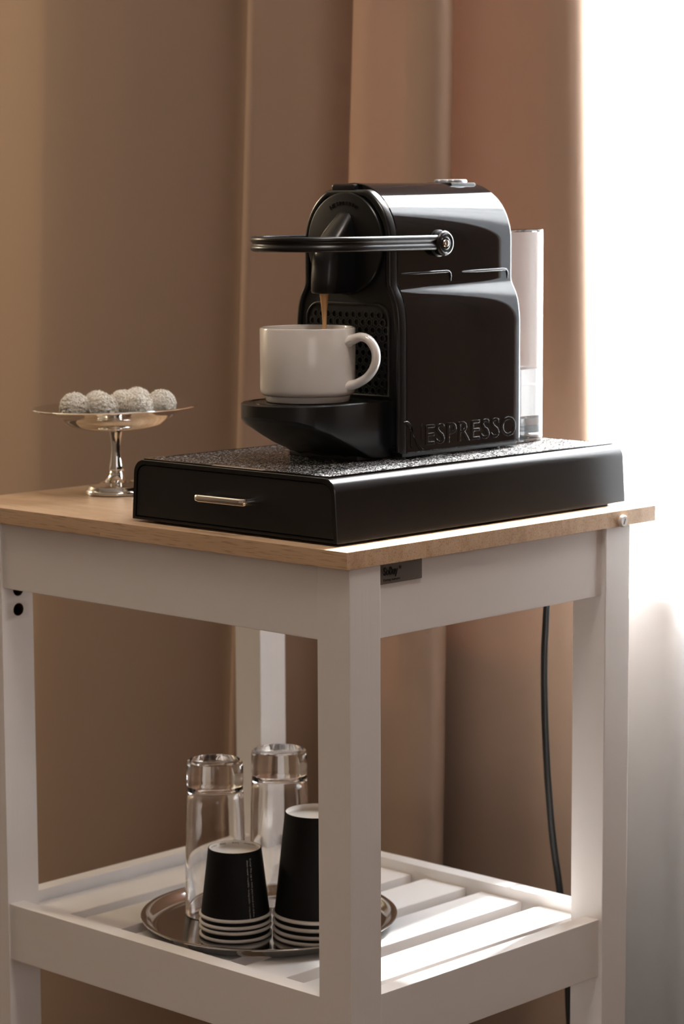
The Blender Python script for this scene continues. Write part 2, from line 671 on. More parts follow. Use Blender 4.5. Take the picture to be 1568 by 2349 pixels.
plan2 = []  # unseen curtain, added to keep window glare off the machine's glossy side
for k in range(140):
    yy = -2.75 - k * 0.16
    plan2.append((0, yy + 0.25 * math.sin(yy * 2.1), 14.1 + 0.75 * math.sin(yy * 1.15)))
added_curtain = drape('blackout_curtain', plan2, 0.012, RZ - 0.06, 8, M['drape'], lambda px, z: (0, 0), 0.0016)
tag(added_curtain, 'unseen beige brown curtain added beside the bright sheer to darken reflections', 'curtain')
random.seed(5)
pl = []
y = -18.0
i = 0
while y < 44:
    w = 0.55 * math.sin(i * 1.25) + 0.18 * math.sin(i * 0.53 + 1)
    pl.append((0, y, 16.1 + 0.42 * math.sin(y * 1.9 + 0.8 * math.sin(y * 0.37)) * (0.65 + 0.35 * math.sin(y * 0.61))))
    y += 0.16
    i += 1
sh = drape('sheer_curtain', pl, 0.012, RZ - 0.06, 10, M['sheer'], lambda px, z: (0, 0), 0)
tag(sh, 'sheer white curtain glowing with daylight beside the brown one', 'curtain')
bm = bmesh.new()
tube(bm, [(14.4 * S, RY0 + 0.02, RZ - 0.05), (14.4 * S, RY1 - 0.02, RZ - 0.05)], 0.012, 12)
rod = tag(obj('curtain_rod', bm, M['steel']), 'steel rod carrying the curtains along the window wall', 'rod')

# ------------------------------------------------------------------ the cart
LX, LY = 10.0686, 12.984
ZAB, ZRT, ZRB, ZTT, ZS = -1.672, -9.805, -11.261, 0.388, -10.084
cart = thing('kitchen_cart', 'white kitchen cart with light wooden top and slatted lower shelf', 'cart', U(LX / 2, LY / 2, 0).xy.to_3d())
FL = -Z0 / S
# table top: staves glued side by side along y
tx0, tx1, ty0, ty1 = -0.14, LX + 0.953, -0.055, LY + 0.9
edges = [tx0, 1.2, 2.45, 3.65, 4.95, 6.1, 7.3, 8.72, 9.9, tx1]
for k, (a, b_) in enumerate(zip(edges[:-1], edges[1:])):
    if k == 0:
        cuts = [ty0, 8.05, 11.8, ty1]
    else:
        cuts = [ty0, ty1]
    for c, d in zip(cuts[:-1], cuts[1:]):
        obj('tabletop_stave', ubox(a, c, 0, b_, d, ZTT, 0.0002), M['wood'], cart)
# legs
for lx, ly in ((0, 0), (LX - 1, 0), (LX - 1, LY - 1)):
    obj('leg', ubox(lx, ly, FL, lx + 1, ly + 1, 0), M['white'], cart)
# the leg with the bored holes: its -y face is pierced
bm = bmesh.new()
x0, x1, y0, y1 = 0.0, 1.0, LY - 1, LY
holes = [(0.53, -2.274), (0.535, -1.763)]
hr = 5.9 / 36
zs_ = [FL, -2.55, -2.02, -1.50, 0.0]
f_pts = {}


def V_(x, y, z):
    return bm.verts.new(U(x, y, z))


for a, b_ in zip(zs_[:-1], zs_[1:]):
    hole = next((h for h in holes if a < h[1] < b_), None)
    if hole is None:
        bm.faces.new((V_(x0, y0, a), V_(x1, y0, a), V_(x1, y0, b_), V_(x0, y0, b_)))
    else:
        nseg = 32
        ring, inner, outer = [], [], []
        for k in range(nseg):
            an = 2 * PI * k / nseg + PI / 4
            cx_, cz_ = math.cos(an), math.sin(an)
            ring.append(V_(hole[0] + hr * cx_, y0, hole[1] + hr * cz_))
            inner.append(V_(hole[0] + hr * cx_, y0 + 0.75, hole[1] + hr * cz_))
            sx = 1 / max(abs(cx_), abs(cz_))
            ux, uz = cx_ * sx, cz_ * sx
            ox_ = hole[0] + ux * ((x1 - hole[0]) if ux > 0 else (hole[0] - x0))
            oz_ = hole[1] + uz * ((b_ - hole[1]) if uz > 0 else (hole[1] - a))
            outer.append(V_(ox_, y0, oz_))
        for k in range(nseg):
            j = (k + 1) % nseg
            bm.faces.new((outer[k], outer[j], ring[j], ring[k]))
            bm.faces.new((ring[k], inner[k], inner[j], ring[j])).material_index = 1
        bm.faces.new(inner).material_index = 1
bm.faces.new((V_(x0, y1, FL), V_(x0, y1, 0), V_(x1, y1, 0), V_(x1, y1, FL)))
bm.faces.new((V_(x0, y0, FL), V_(x0, y0, 0), V_(x0, y1, 0), V_(x0, y1, FL)))
bm.faces.new((V_(x1, y0, FL), V_(x1, y1, FL), V_(x1, y1, 0), V_(x1, y0, 0)))
bm.faces.new((V_(x0, y0, FL), V_(x0, y1, FL), V_(x1, y1, FL), V_(x1, y0, FL)))
bm.faces.new((V_(x0, y0, 0), V_(x1, y0, 0), V_(x1, y1, 0), V_(x0, y1, 0)))
obj('leg', bm, [M['white'], M['raw']], cart, fix=False, wn=False, deg=20)
# aprons and shelf rails
rec, recx, th = 0.106, 0.037, 0.47
for z0, z1, nm in ((ZAB, 0.0, 'apron'), (ZRB, ZRT, 'shelf_rail')):
    obj(nm, ubox(1, rec, z0, LX - 1, rec + th, z1, 0.0008), M['white_smooth'], cart)
    obj(nm, ubox(recx, 1, z0, recx + th, LY - 1, z1, 0.0008), M['white_smooth'], cart)
    obj(nm, ubox(1, LY - 0.11 - th, z0, LX - 1, LY - 0.11, z1, 0.0008), M['white_smooth'], cart)
    obj(nm, ubox(LX - 0.275, 1, z0, LX - 0.275 + th, LY - 1, z1, 0.0008), M['white_smooth'], cart)
for k in range(6):
    ys = (1.36, 3.16, 5.06, 7.0, 8.95, 10.9)[k]
    ye = (2.58, 4.53, 6.46, 8.40, 10.35, 12.3)[k]
    obj('shelf_slat', ubox(recx + th, ys, ZS - 0.30, LX - 0.275, ye, ZS, 0.0010), M['white_smooth'], cart)
# ledgers that carry the slats, and the cross pieces hidden under them
for xx in (recx + th, LX - 0.275 - 0.35):
    obj('slat_ledger', ubox(xx, 1.05, ZS - 0.62, xx + 0.35, LY - 1.0, ZS - 0.30, 0.0005), M['white_smooth'], cart)
# white nail pad on the edge of the top
pd = U(9.647, ty0, 0.126)
bm = bmesh.new()
lathe(bm, [(0, -0.0030), (0.0046, -0.0030), (0.0053, -0.0022), (0.0055, 0.0)], 32, pd, 'y')
pad = tag(obj('nail_pad', bm, M['cap'], cart), 'white round plastic pad')
bm = bmesh.new()
bx(bm, (pd.x - 0.0003, pd.y - 0.0032, pd.z - 0.0026), (pd.x + 0.0003, pd.y - 0.0029, pd.z + 0.0026))
bmesh.ops.rotate(bm, cent=pd, matrix=Matrix.Rotation(math.radians(24), 3, 'Y'), verts=bm.verts)
obj('slot', bm, M['ink_black'], pad)
# maker's plate on the apron: sits just proud of it
p0, p1 = U(1.03, rec, -0.47), U(2.44, rec, -0.02)
bm = bx(bmesh.new(), (p0.x, p0.y - 0.0016, p0.z), (p1.x, p1.y, p1.z), 0.0006)
plate = tag(obj('name_plate', bm, M['plate'], cart), 'small dark metal plate with black lettering')


def flat_text(s, x, z, y, h, wid, m_, parent, bold=0.0):
    t = text_mesh(s, 1.0, 0.01, bold)
    a, b_, c, d = bounds(t)
    for v in t.verts:
        v.co = Vector((x + (v.co.x - a) / (b_ - a) * wid, y - v.co.z * 0.01, z + (v.co.y - c) / (d - c) * h))
    return obj('lettering', t, m_, parent, fix=False)


fy = p0.y - 0.00175
W_ = p1.x - p0.x
flat_text('SoBuy', p0.x + 0.085 * W_, p0.z + 0.0050, fy, 0.0086, 0.335 * W_, M['ink_black'], plate, 0.03)
flat_text('\u00ae', p0.x + 0.445 * W_, p0.z + 0.0105, fy, 0.0030, 0.055 * W_, M['ink_black'], plate)
flat_text('Living nature', p0.x + 0.085 * W_, p0.z + 0.0018, fy, 0.0026, 0.385 * W_, M['ink_black'], plate)

# ------------------------------------------------------------------ capsule drawer under the machine
BX0, BX1, BY0, BY1 = 0.34, 10.77, 0.685, 7.42
BZ0, BZ1 = ZTT + 0.06, 1.885
drawer = thing('capsule_drawer', 'flat black capsule drawer box carrying the coffee machine, chrome handle in front', 'drawer box',
               U((BX0 + BX1) / 2, (BY0 + BY1) / 2, ZTT))


def box_prof(inset=0.0, zlo=0.0):
    lean = 0.07
    r = 0.34 - inset * 0.5
    pts = [(BY0 + inset, BZ0 + zlo), (BY1 - inset, BZ0 + zlo)]
    top = BZ1 - inset
    yl, yr = BY0 + lean + inset, BY1 - lean - inset
    for k in range(9):
        a = PI / 2 * k / 8
        pts.append((yr - r + r * math.cos(a), top - r + r * math.sin(a)))
    for k in range(9):
        a = PI / 2 + PI / 2 * k / 8
        pts.append((yl + r + r * math.cos(a), top - r + r * math.sin(a)))
    return pts


bm = bmesh.new()
rings = []
for x, ins, zl in ((BX0 + 0.12, 0.11, 0.07), (BX0 + 0.0, 0.11, 0.07), (BX0, 0.015, 0.01), (BX0 + 0.02, 0.0, 0.0), (BX1 - 0.03, 0.0, 0.0), (BX1, 0.03, 0.02)):
    rings.append([U(x, yy, zz) for yy, zz in box_prof(ins, zl)])
loft(bm, rings)
obj('housing', bm, M['box_metal'], drawer, deg=28)
bm = bmesh.new()
rings = []
for x, ins, zl in ((BX0 + 0.13, 0.125, 0.085), (BX0 + 0.035, 0.125, 0.085), (BX0 + 0.02, 0.14, 0.10)):
    rings.append([U(x, yy, zz) for yy, zz in box_prof(ins, zl)])
loft(bm, rings)
front = obj('drawer_front', bm, M['box_front'], drawer, deg=28)
# chrome bar handle
hp = [(BX0 + 0.03, 4.92, 1.17), (BX0 - 0.18, 4.92, 1.17), (BX0 - 0.27, 4.88, 1.17), (BX0 - 0.30, 4.78, 1.17), (BX0 - 0.30, 4.1, 1.175), (BX0 - 0.30, 3.46, 1.18),
      (BX0 - 0.27, 3.36, 1.18), (BX0 - 0.18, 3.32, 1.18), (BX0 + 0.03, 3.32, 1.18)]
bm = bmesh.new()
tube(bm, [U(*p) for p in hp], 0.0021, 16, up=(0, 0, 1), ry=0.0031)
tag(obj('handle', bm, M['chrome'], front), 'chrome bar handle')
# grainy insert and its thin border
IX0, IX1, IY0, IY1 = BX0 + 0.10, BX1 - 0.15, 1.03, 7.05
bm = ubox(IX0, IY0, BZ1 - 0.03, IX1, IY1, BZ1 + 0.015, 0.0003)
obj('top_insert', bm, M['grain'], drawer)
bm = bmesh.new()
bw = 0.07
for a in ((IX0 - 0.02, IY0 - 0.02, IX1 + 0.02, IY0 + bw), (IX0 - 0.02, IY1 - bw, IX1 + 0.02, IY1 + 0.02), (IX0 - 0.02, IY0 + bw, IX0 + bw, IY1 - bw), (IX1 - bw, IY0 + bw, IX1 + 0.02, IY1 - bw)):
    bx(bm, U(a[0], a[1], BZ1 - 0.03), U(a[2], a[3], BZ1 + 0.022), 0.0003)
obj('insert_border', bm, M['black_gloss'], drawer)
tag(obj('finger_strip', ubox(IX0 - 0.05, 3.08, BZ1 + 0.016, IX0 + 0.085, 4.72, BZ1 + 0.030, 0.0003), M['beige'], drawer), 'thin strip on the front edge, curtain reflection painted as beige')
for fx in (BX0 + 0.5, BX1 - 1.2):
    for fy_ in (BY0 + 0.18, BY1 - 0.75):
        obj('foot', ubox(fx, fy_, ZTT, fx + 0.7, fy_ + 0.55, BZ0 + 0.01, 0.0003), M['black_matte'], drawer)

# ------------------------------------------------------------------ coffee machine (local millimetres)
MB = U(4.05, 3.897, BZ1 + 0.017)
mach = thing('coffee_machine', 'glossy black capsule coffee machine pouring into a white mug', 'coffee machine', MB)


def mm(u, v, w):
    return Vector((MB.x + u / 1000.0, MB.y + v / 1000.0, MB.z + w / 1000.0))


HW, BW, WC, RR = 50.5, 60.8, 181.5, 50.5


def shell_profile(clip=None, lo=5.0):
    """counter-clockwise (v, w) outline of the body seen from the front, v to the left of the picture negative"""
    right = [(BW, lo), (BW, lo + 1.5), (BW, 60), (BW, 106.5), (BW, 107.5)]
    sh_ = [(10.2, 113), (9.75, 119), (8.9, 125.5), (7.7, 131), (6.2, 135.4), (4.4, 139), (2.7, 142), (1.3, 144.4), (0.4, 146.6)]
    right += [(HW + (BW - HW) * p / 10.3, w_) for p, w_ in sh_]
    right += [(HW, 149), (HW, 150.5), (HW, 166), (HW, WC - 1), (HW, WC)]
    arc = []
    for k in range(1, 36):
        a = PI * k / 36
        arc.append((RR * math.cos(a), WC + RR * math.sin(a)))
    pts = right + arc + [(-v, w) for v, w in reversed(right)]
    if clip:
        pts = [(v, min(w, clip)) for v, w in pts]
    return pts


def prof_ring(u, d, clip=None, lo=5.0):
    return [mm(u, p.x, p.y) for p in inset2d(shell_profile(clip, lo), d)]


# main shell
bm = bmesh.new()
loft(bm, [prof_ring(9.5, 2.0), prof_ring(9.5, 0.6), prof_ring(10.3, 0.0), prof_ring(10.8, 0.0), prof_ring(157.0, 0.0), prof_ring(157.6, 0.0), prof_ring(159.0, 0.5), prof_ring(160.0, 1.7), prof_ring(160.1, 3.0)])
obj('body_shell', bm, M['black_gloss'], mach, deg=30)
# front frame with a flat-topped crown
bm = bmesh.new()
C_ = 226.5
loft(bm, [prof_ring(11, 2.5, C_), prof_ring(9.1, 0.8, C_), prof_ring(8.6, 0.2, C_), prof_ring(3.2, 0.2, C_), prof_ring(1.2, 0.9, C_), prof_ring(0.2, 2.2, C_), prof_ring(0.0, 4.2, C_),
          prof_ring(0.4, 5.6, C_), prof_ring(2.6, 6.6, C_), prof_ring(11, 6.8, C_)])
obj('front_frame', bm, M['black_soft'], mach, deg=40)
bm = bmesh.new()
loft(bm, [prof_ring(10, 6.6, C_), prof_ring(3.0, 6.6, C_), prof_ring(2.6, 7.2, C_)])
obj('front_panel', bm, M['black_matte'], mach)
# brew head disc
bm = bmesh.new()


def lathe_u(bm, prof, cv, cw, n=72):
    """revolve (r, u) points about the machine's long axis"""
    rings = []
    for r_, u in prof:
        rings.append([mm(u, cv + max(r_, 0.01) * math.cos(2 * PI * k / n), cw + max(r_, 0.01) * math.sin(2 * PI * k / n)) for k in range(n)])
    loft(bm, rings)


lathe_u(bm, [(43.2, 4), (43.2, -1.2), (42.6, -2.2), (41.4, -2.6), (0, -2.6)], 0, WC - 0.5)
disc = obj('brew_head', bm, M['black_satin'], mach, deg=30)
txt = 'NESPRESSO'
bm_all = bmesh.new()
for k, ch in enumerate(txt):
    t = text_mesh(ch, 1.0, 0.05, 0.0)
    a, b_, c, d = bounds(t)
    ang = math.radians(25.5 - k * 51.0 / (len(txt) - 1))
    sc_ = 5.4 if k == 0 else 4.4
    vmap = {}
    for v in t.verts:
        lx = (v.co.x - (a + b_) / 2) * sc_ * 1.05
        ly = v.co.y * sc_ + 31.5 - (0.6 if k == 0 else 0)
        # right in the picture is -v
        vv = -(lx * math.cos(ang) - ly * math.sin(ang))
        vv = -lx * math.cos(ang) + ly * math.sin(ang)
        ww = ly * math.cos(ang) + lx * math.sin(ang)
        vmap[v] = bm_all.verts.new(mm(-2.6 - 0.25 + (-v.co.z) * 5 - 0.0, vv, WC + 0.5 + ww))
    for f in t.faces:
        try:
            bm_all.faces.new([vmap[v] for v in f.verts])
        except ValueError:
            pass
    t.free()
obj('lettering', bm_all, M['black_gloss'], disc, fix=True)
# spout
bm = bmesh.new()
rings = []
for w, p, hw in ((139.5, 33.5, 10.6), (139.8, 35.3, 11.9), (141.5, 36.2, 12.6), (152, 36.0, 12.8), (166, 34.6, 12.9), (176, 31.5, 12.9), (184, 27.0, 12.6), (191, 21.0, 11.9), (197, 15.0, 10.8), (202, 9.5, 9.2), (206, 5.0, 7.2), (208.5, 2.0, 4.5)):
    ring = [mm(0, hw, w)]
    for k in range(21):
        a = PI / 2 - PI * k / 20
        ca, sa = math.cos(a), math.sin(a)
        ring.append(mm(-(max(0.0, p - hw) + min(hw, p) * abs(ca) ** 0.75), hw * (abs(sa) ** 0.9) * (1 if sa >= 0 else -1), w))
    ring.append(mm(0, -hw, w))
    rings.append(ring)
loft(bm, rings)
obj('spout', bm, M['black_satin'], mach, deg=50)
# lever: one grooved loop round the head
hv = 55.0
path = [(60, -hv), (30, -hv), (0, -hv), (-28, -hv)]
for k in range(1, 25):
    a = PI * k / 24
    path.append((-28 - 59.0 * math.sin(a) ** 0.92, -hv * math.cos(a)))
path += [(0, hv), (30, hv), (60, hv)]
sec = [(-2.6, -6.0), (1.2, -6.3), (2.6, -5.6), (3.3, -4.2), (3.3, -2.6), (2.5, -1.5), (1.7, -0.7), (1.7, 0.7), (2.5, 1.5), (3.3, 2.6), (3.3, 4.2), (2.6, 5.6), (1.2, 6.3), (-2.6, 6.0), (-3.2, 5.0), (-3.2, -5.0)]
bm = bmesh.new()
rings = []
for i, (u, v) in enumerate(path):
    a_ = Vector(path[max(i - 1, 0)])
    b_ = Vector(path[min(i + 1, len(path) - 1)])
    t = (b_ - a_).normalized()
    nrm = Vector((t.y, -t.x))
    if nrm.dot(Vector((u - 20, v))) < 0:
        nrm = -nrm
    rings.append([mm(u + nrm.x * o_, v + nrm.y * o_, 181.5 + h_) for o_, h_ in sec])
loft(bm, rings)
lever = obj('lever', bm, M['black_satin'], mach, deg=50)
for s_ in (-1, 1):
    bm = bmesh.new()
    n_ = 40
    prof = [(11.5, 49.5), (11.5, 51.5), (10.0, 52.3), (10.0, 53.0), (10.6, 54.0), (10.6, 58.2), (9.8, 59.4), (8.6, 59.9), (7.8, 59.2), (7.2, 58.6), (6.4, 58.6), (5.8, 59.4), (4.6, 59.8), (4.2, 59.0), (4.1, 57.5), (0.01, 57.5)]
    loft(bm, [[mm(61 + r_ * math.cos(2 * PI * k / n_), s_ * v_, 180.7 + r_ * math.sin(2 * PI * k / n_)) for k in range(n_)] for r_, v_ in prof])
    boss = obj('pivot_boss', bm, M['black_satin'], lever, deg=30)
    bm = bmesh.new()
    prof = [(3.7, 57.3), (3.7, 59.3), (3.2, 60.0), (2.2, 60.2)]
    rings = [[mm(61 + r_ * math.cos(2 * PI * k / 24), s_ * v_, 180.7 + r_ * math.sin(2 * PI * k / 24)) for k in range(24)] for r_, v_ in prof]

    def hexr(k, r_):
        a = 2 * PI * k / 24
        return r_ / max(0.5, math.cos(((a + PI / 6) % (PI / 3)) - PI / 6))

    for v_ in (60.1, 58.6):
        rings.append([mm(61 + hexr(k, 1.5) * math.cos(2 * PI * k / 24), s_ * v_, 180.7 + hexr(k, 1.5) * math.sin(2 * PI * k / 24)) for k in range(24)])
    loft(bm, rings)
    tag(obj('pivot_screw', bm, M['chrome'], lever, deg=30), 'small chrome hex socket screw')
# side vents, both sides
for s_ in (-1, 1):
    for ua, ub in ((14, 77), (92, 153)):
        pth = [(ua, 155.8), (ua + 20, 156.0), (ub - 5, 156.6), (ub - 2.2, 156.1), (ub - 0.6, 154.6), (ub, 152.3), (ub, 148.0)]
        bm = bmesh.new()
        tube(bm, [mm(u, s_ * 50.45, w) for u, w in pth], [0.0005, 0.00135, 0.00135, 0.0013, 0.0012, 0.0011, 0.0005], 12, up=(0, 1, 0))
        obj('vent_ridge', bm, M['black_gloss'], mach, deg=60)
# raised word on the side
side = bmesh.new()
t = text_mesh('ESPRESSO', 1.0, 0.02, 0.012, spacing=1.05)
a, b_, c, d = bounds(t)
vmap = {}
for v in t.verts:
    uu = 33.0 + (v.co.x - a) / (b_ - a) * 120.0
    ww = 10.2 + (v.co.y - c) / (d - c) * 17.6
    vmap[v] = side.verts.new(mm(uu, -60.8 - v.co.z * 16, ww))
for f in t.faces:
    side.faces.new([vmap[v] for v in f.verts])
t.free()


def stroke(pts, wd):
    """flat bevelled stroke on the side panel, pts in (u, w)"""
    P = [Vector(p) for p in catmull([(x_, y_, 0) for x_, y_ in pts], 6)]
    rows = []
    for i, p in enumerate(P):
        t_ = (P[min(i + 1, len(P) - 1)] - P[max(i - 1, 0)]).normalized()
        n_ = Vector((-t_.y, t_.x, 0))
        e = min(i, len(P) - 1 - i) / (len(P) - 1) * 2
        h = wd / 2 * (0.35 + 0.65 * min(1.0, e * 3))
        rows.append([mm(p.x + n_.x * o_, -60.8 - z_, p.y + n_.y * o_) for o_, z_ in ((-h, -0.1), (-h, 0.32), (-h + 0.25, 0.55), (h - 0.25, 0.55), (h, 0.32), (h, -0.1))])
    loft(side, rows, True)


stroke([(5.2, 31.6), (9.5, 31.0), (14.0, 27.5), (18.5, 20.5), (23.0, 12.5), (26.5, 8.2), (30.5, 6.4)], 3.0)
stroke([(15.2, 9.4), (15.2, 18), (15.2, 28.0)], 2.4)
stroke([(28.6, 14.0), (28.6, 22), (28.6, 29.5)], 2.4)
obj('lettering', side, M['black_gloss'], mach, fix=True, deg=25)
# base plate under the shell and small feet
bm = bmesh.new()
bx(bm, mm(6, -58.5, 1.6), mm(157, 58.5, 6), 0.0008)
obj('base_plate', bm, M['black_matte'], mach)
for fu in (14, 138):
    for fv in (-46, 46):
        bm = bmesh.new()
        lathe(bm, [(0, 0), (0.007, 0), (0.007, 0.003), (0, 0.003)], 20, mm(fu, fv, -0.3))
        obj('foot', bm, M['black_matte'], mach)
# perforated back plate
bm = bmesh.new()
pw, ph, zz0, zz1, rc = 49.0, 0, 52.0, 131.5, 16.0
out = [(pw, zz0)]
for k in range(9):
    a = PI / 2 * k / 8
    out.append((pw - rc + rc * math.cos(a), zz1 - rc + rc * math.sin(a)))
for k in range(9):
    a = PI / 2 + PI / 2 * k / 8
    out.append((-pw + rc + rc * math.cos(a), zz1 - rc + rc * math.sin(a)))
out.append((-pw, zz0))
rings = []
for u, dd in ((2.9, 0.0), (0.9, 0.2), (0.4, 1.0), (0.9, 2.0), (2.3, 2.4)):
    rings.append([mm(u, p.x, p.y) for p in inset2d(out, dd)])
loft(bm, rings)
grid = obj('perforated_plate', bm, M['black_matte'], mach)
bm = bmesh.new()
pit, hrr = 7.4, 2.45
row = 0
w = zz0 + 5
inner = inset2d(out, 4.6)


def inside(poly, x, y):
    c = False
    for i in range(len(poly)):
        x1_, y1_ = poly[i - 1][0], poly[i - 1][1]
        x2_, y2_ = poly[i][0], poly[i][1]
        if (y1_ > y) != (y2_ > y) and x < (x2_ - x1_) * (y - y1_) / (y2_ - y1_) + x1_:
            c = not c
    return c


hn = 12
while w < zz1 - 4:
    for k in range(-8, 9):
        v = k * pit + (pit / 2 if row % 2 else 0)
        if not inside(inner, v, w):
            continue
        hexo, ro, ri = [], [], []
        for j in range(hn):
            a = 2 * PI * j / hn + PI / 6
            q_ = pit / 2 / max(0.5, math.cos(((a) % (PI / 3)) - PI / 6))
            hexo.append(bm.verts.new(mm(1.0, v + q_ * math.cos(a), w + q_ * math.sin(a))))
            ro.append(bm.verts.new(mm(1.0, v + hrr * math.cos(a), w + hrr * math.sin(a))))
            ri.append(bm.verts.new(mm(2.25, v + hrr * math.cos(a), w + hrr * math.sin(a))))
        for j in range(hn):
            l = (j + 1) % hn
            bm.faces.new((hexo[j], hexo[l], ro[l], ro[j]))
            bm.faces.new((ro[j], ro[l], ri[l], ri[j]))
    w += pit * 0.866
    row += 1
bmesh.ops.remove_doubles(bm, verts=bm.verts, dist=1e-5)
obj('perforated_mesh', bm, M['black_matte'], grid, deg=30)
# cup support / drip tray with its undercut hull
bm = bmesh.new()
outl = []
tw, ul = 48.0, -58.0
for u in (4, -10, -22, -34, -46):
    outl.append((u, -tw))
for k in range(0, 33):
    a = PI * k / 32
    outl.append((ul - 49.5 * math.sin(a), -tw * math.cos(a)))
for u in (-46, -34, -22, -10, 4):
    outl.append((u, tw))


def flank(u):
    pts = [(-110, 39.5), (-93, 36), (-67, 26.5), (-40, 14), (-22, 4.5), (-16, 2.2), (10, 2.0)]
    for (a, fa), (b_, fb) in zip(pts[:-1], pts[1:]):
        if a <= u <= b_:
            return fa + (fb - fa) * (u - a) / (b_ - a)
    return 39.5


def scaled(f):
    return [(4 + (u - 4) * f if f < 1 else u, v * f) for u, v in outl]


rings = []
for f, w in ((0.90, 49.2), (0.93, 49.2), (0.94, 50.0), (0.985, 50.0), (1.0, 49.0)):
    rings.append([mm(u, v, w) for u, v in scaled(f)])
rings.append([mm(u, v, flank(u) + 0.8) for u, v in outl])
for f in (0.985, 0.95, 0.88, 0.75, 0.55, 0.3, 0.05):
    rings.append([mm(u, v, max(2.0, flank(u) - 16.0 * (1 - f * f) * min(1.0, max(0.0, (-u) / 60.0)) - 0.6)) for u, v in scaled(f)])
loft(bm, rings)
tray = obj('cup_support', bm, M['black_satin'], mach, deg=30)
bm = bmesh.new()
lathe(bm, [(0, 0), (0.0405, 0), (0.0405, 0.0006), (0.0395, 0.0010), (0.0385, 0.0006), (0, 0.0006)], 64, mm(-55, 0, 49.1))
obj('drip_grid', bm, M['black_soft'], tray)
bm = bx(bmesh.new(), mm(-30, -40, 0.0), mm(8, 40, 4.5), 0.001)
obj('tray_foot', bm, M['black_matte'], tray)
# buttons and capsule slider on the crown
bm = bx(bmesh.new(), mm(118, -15, 226), mm(152, 15, 232.4), 0.0015)
bpad = obj('button_pad', bm, M['black_soft'], mach)
for v in (-8, 8):
    bm = bmesh.new()
    rings = []
    for f, h in ((1.0, 231), (1.0, 234.0), (0.93, 235.0), (0.75, 235.3), (0.4, 235.0), (0.02, 234.9)):
        rings.append([mm(135 + 11 * f * math.cos(2 * PI * k / 32), v + 6.2 * f * math.sin(2 * PI * k / 32), h - (abs(v) * 0.03)) for k in range(32)])
    loft(bm, rings)
    obj('button', bm, M['button'], bpad)
bm = bx(bmesh.new(), mm(2.5, -6, 222), mm(30, 20, 231.2), 0.0025)
obj('capsule_slider', bm, M['black_soft'], mach)
# water tank
hwT, u0T, u1T, rT = 46.0, 160.5, 225.0, 25.0


def tank_ring(d, w):
    pts = [(u0T + d, -hwT + d)]
    r_ = rT - d
    for k in range(11):
        a = -PI / 2 + PI / 2 * k / 10
        pts.append((u1T - rT + r_ * math.cos(a), -(hwT - rT) + r_ * math.sin(a)))
    for k in range(11):
        a = PI / 2 * k / 10
        pts.append((u1T - rT + r_ * math.cos(a), (hwT - rT) + r_ * math.sin(a)))
    pts.append((u0T + d, hwT - d))
    return [mm(u, v, w) for u, v in pts]


bm = bmesh.new()
loft(bm, [tank_ring(3.0, 0.6), tank_ring(1.0, 1.4), tank_ring(0.0, 4), tank_ring(0, 188.5), tank_ring(1.0, 189), tank_ring(2.2, 188.5), tank_ring(2.2, 24), tank_ring(3.6, 21.5)])
tank = tag(obj('water_tank', bm, M['clear'], mach, deg=25), 'clear plastic water tank at the back')
bm = bmesh.new()
loft(bm, [tank_ring(2.6, 24.2), tank_ring(2.6, 66.0)])
obj('water', bm, M['water'], tank)
bm = bmesh.new()
loft(bm, [tank_ring(0.2, 189.1), tank_ring(0.2, 190.4), tank_ring(1.5, 191.0)])
obj('lid', bm, M['clear'], tank)
bm = bmesh.new()
lathe(bm, [(0, 0.0), (0.014, 0.0), (0.014, 0.015), (0.010, 0.019), (0, 0.019)], 32, mm(178, -12, 1.5))
obj('valve', bm, M['cap'], mach)

# ------------------------------------------------------------------ mug and the pour
MC = mm(-47.5, 0, 50.2)
mug = thing('coffee_mug', 'white ceramic mug under the spout', 'mug', MC)
bm = bmesh.new()
R_ = 0.0402
prof = [(0, 0.0015), (0.031, 0.0015), (0.0325, 0.0), (0.0345, 0.0), (0.0354, 0.0012), (0.0360, 0.0044), (0.0362, 0.0052), (0.0378, 0.0056), (0.0392, 0.0066), (R_ - 0.0004, 0.0085), (R_, 0.0105), (R_, 0.030), (R_ + 0.0001, 0.0605), (R_ - 0.0006, 0.0617), (R_ - 0.0017, 0.0620),
        (R_ - 0.0028, 0.0614), (R_ - 0.0036, 0.059), (R_ - 0.004, 0.03), (R_ - 0.0045, 0.012), (R_ - 0.010, 0.0068), (0, 0.006)]
lathe(bm, prof, 96, MC)
obj('mug_body', bm, M['ceramic'], mug, deg=40)
ha = math.radians(-72)
hd = Vector((math.cos(ha), math.sin(ha), 0))
hp = [(0.0372, 0.0500), (0.0425, 0.0525), (0.0500, 0.0545), (0.0570, 0.0520), (0.0622, 0.0450), (0.0634, 0.0370), (0.0612, 0.0290), (0.0555, 0.0215), (0.0475, 0.0165), (0.0420, 0.0145), (0.0368, 0.0135)]
pts = [MC + hd * r_ + Vector((0, 0, h)) for r_, h in [tuple(p)[:2] for p in catmull([(a, b_, 0) for a, b_ in hp], 5)]]
n_ = len(pts)
wid = [0.0038 + 0.0016 * (abs(i / (n_ - 1) * 2 - 1) ** 3) for i in range(n_)]
tall = [0.0046 + 0.0050 * (abs(i / (n_ - 1) * 2 - 1) ** 4) for i in range(n_)]
bm = bmesh.new()
side_v = hd.cross(Vector((0, 0, 1)))
tube(bm, pts, [x * 0.92 for x in wid], 20, up=side_v, ry=[x * 1.15 for x in tall])
obj('mug_handle', bm, M['ceramic'], mug, deg=60)
bm = bmesh.new()
lathe(bm, [(0, 0), (0.0358, 0)], 64, MC + Vector((0, 0, 0.016)))
obj('coffee', bm, M['coffee_dark'], mug)
bm = bmesh.new()
sx = mm(-27, 0, 139.8)
pts, rad = [], []
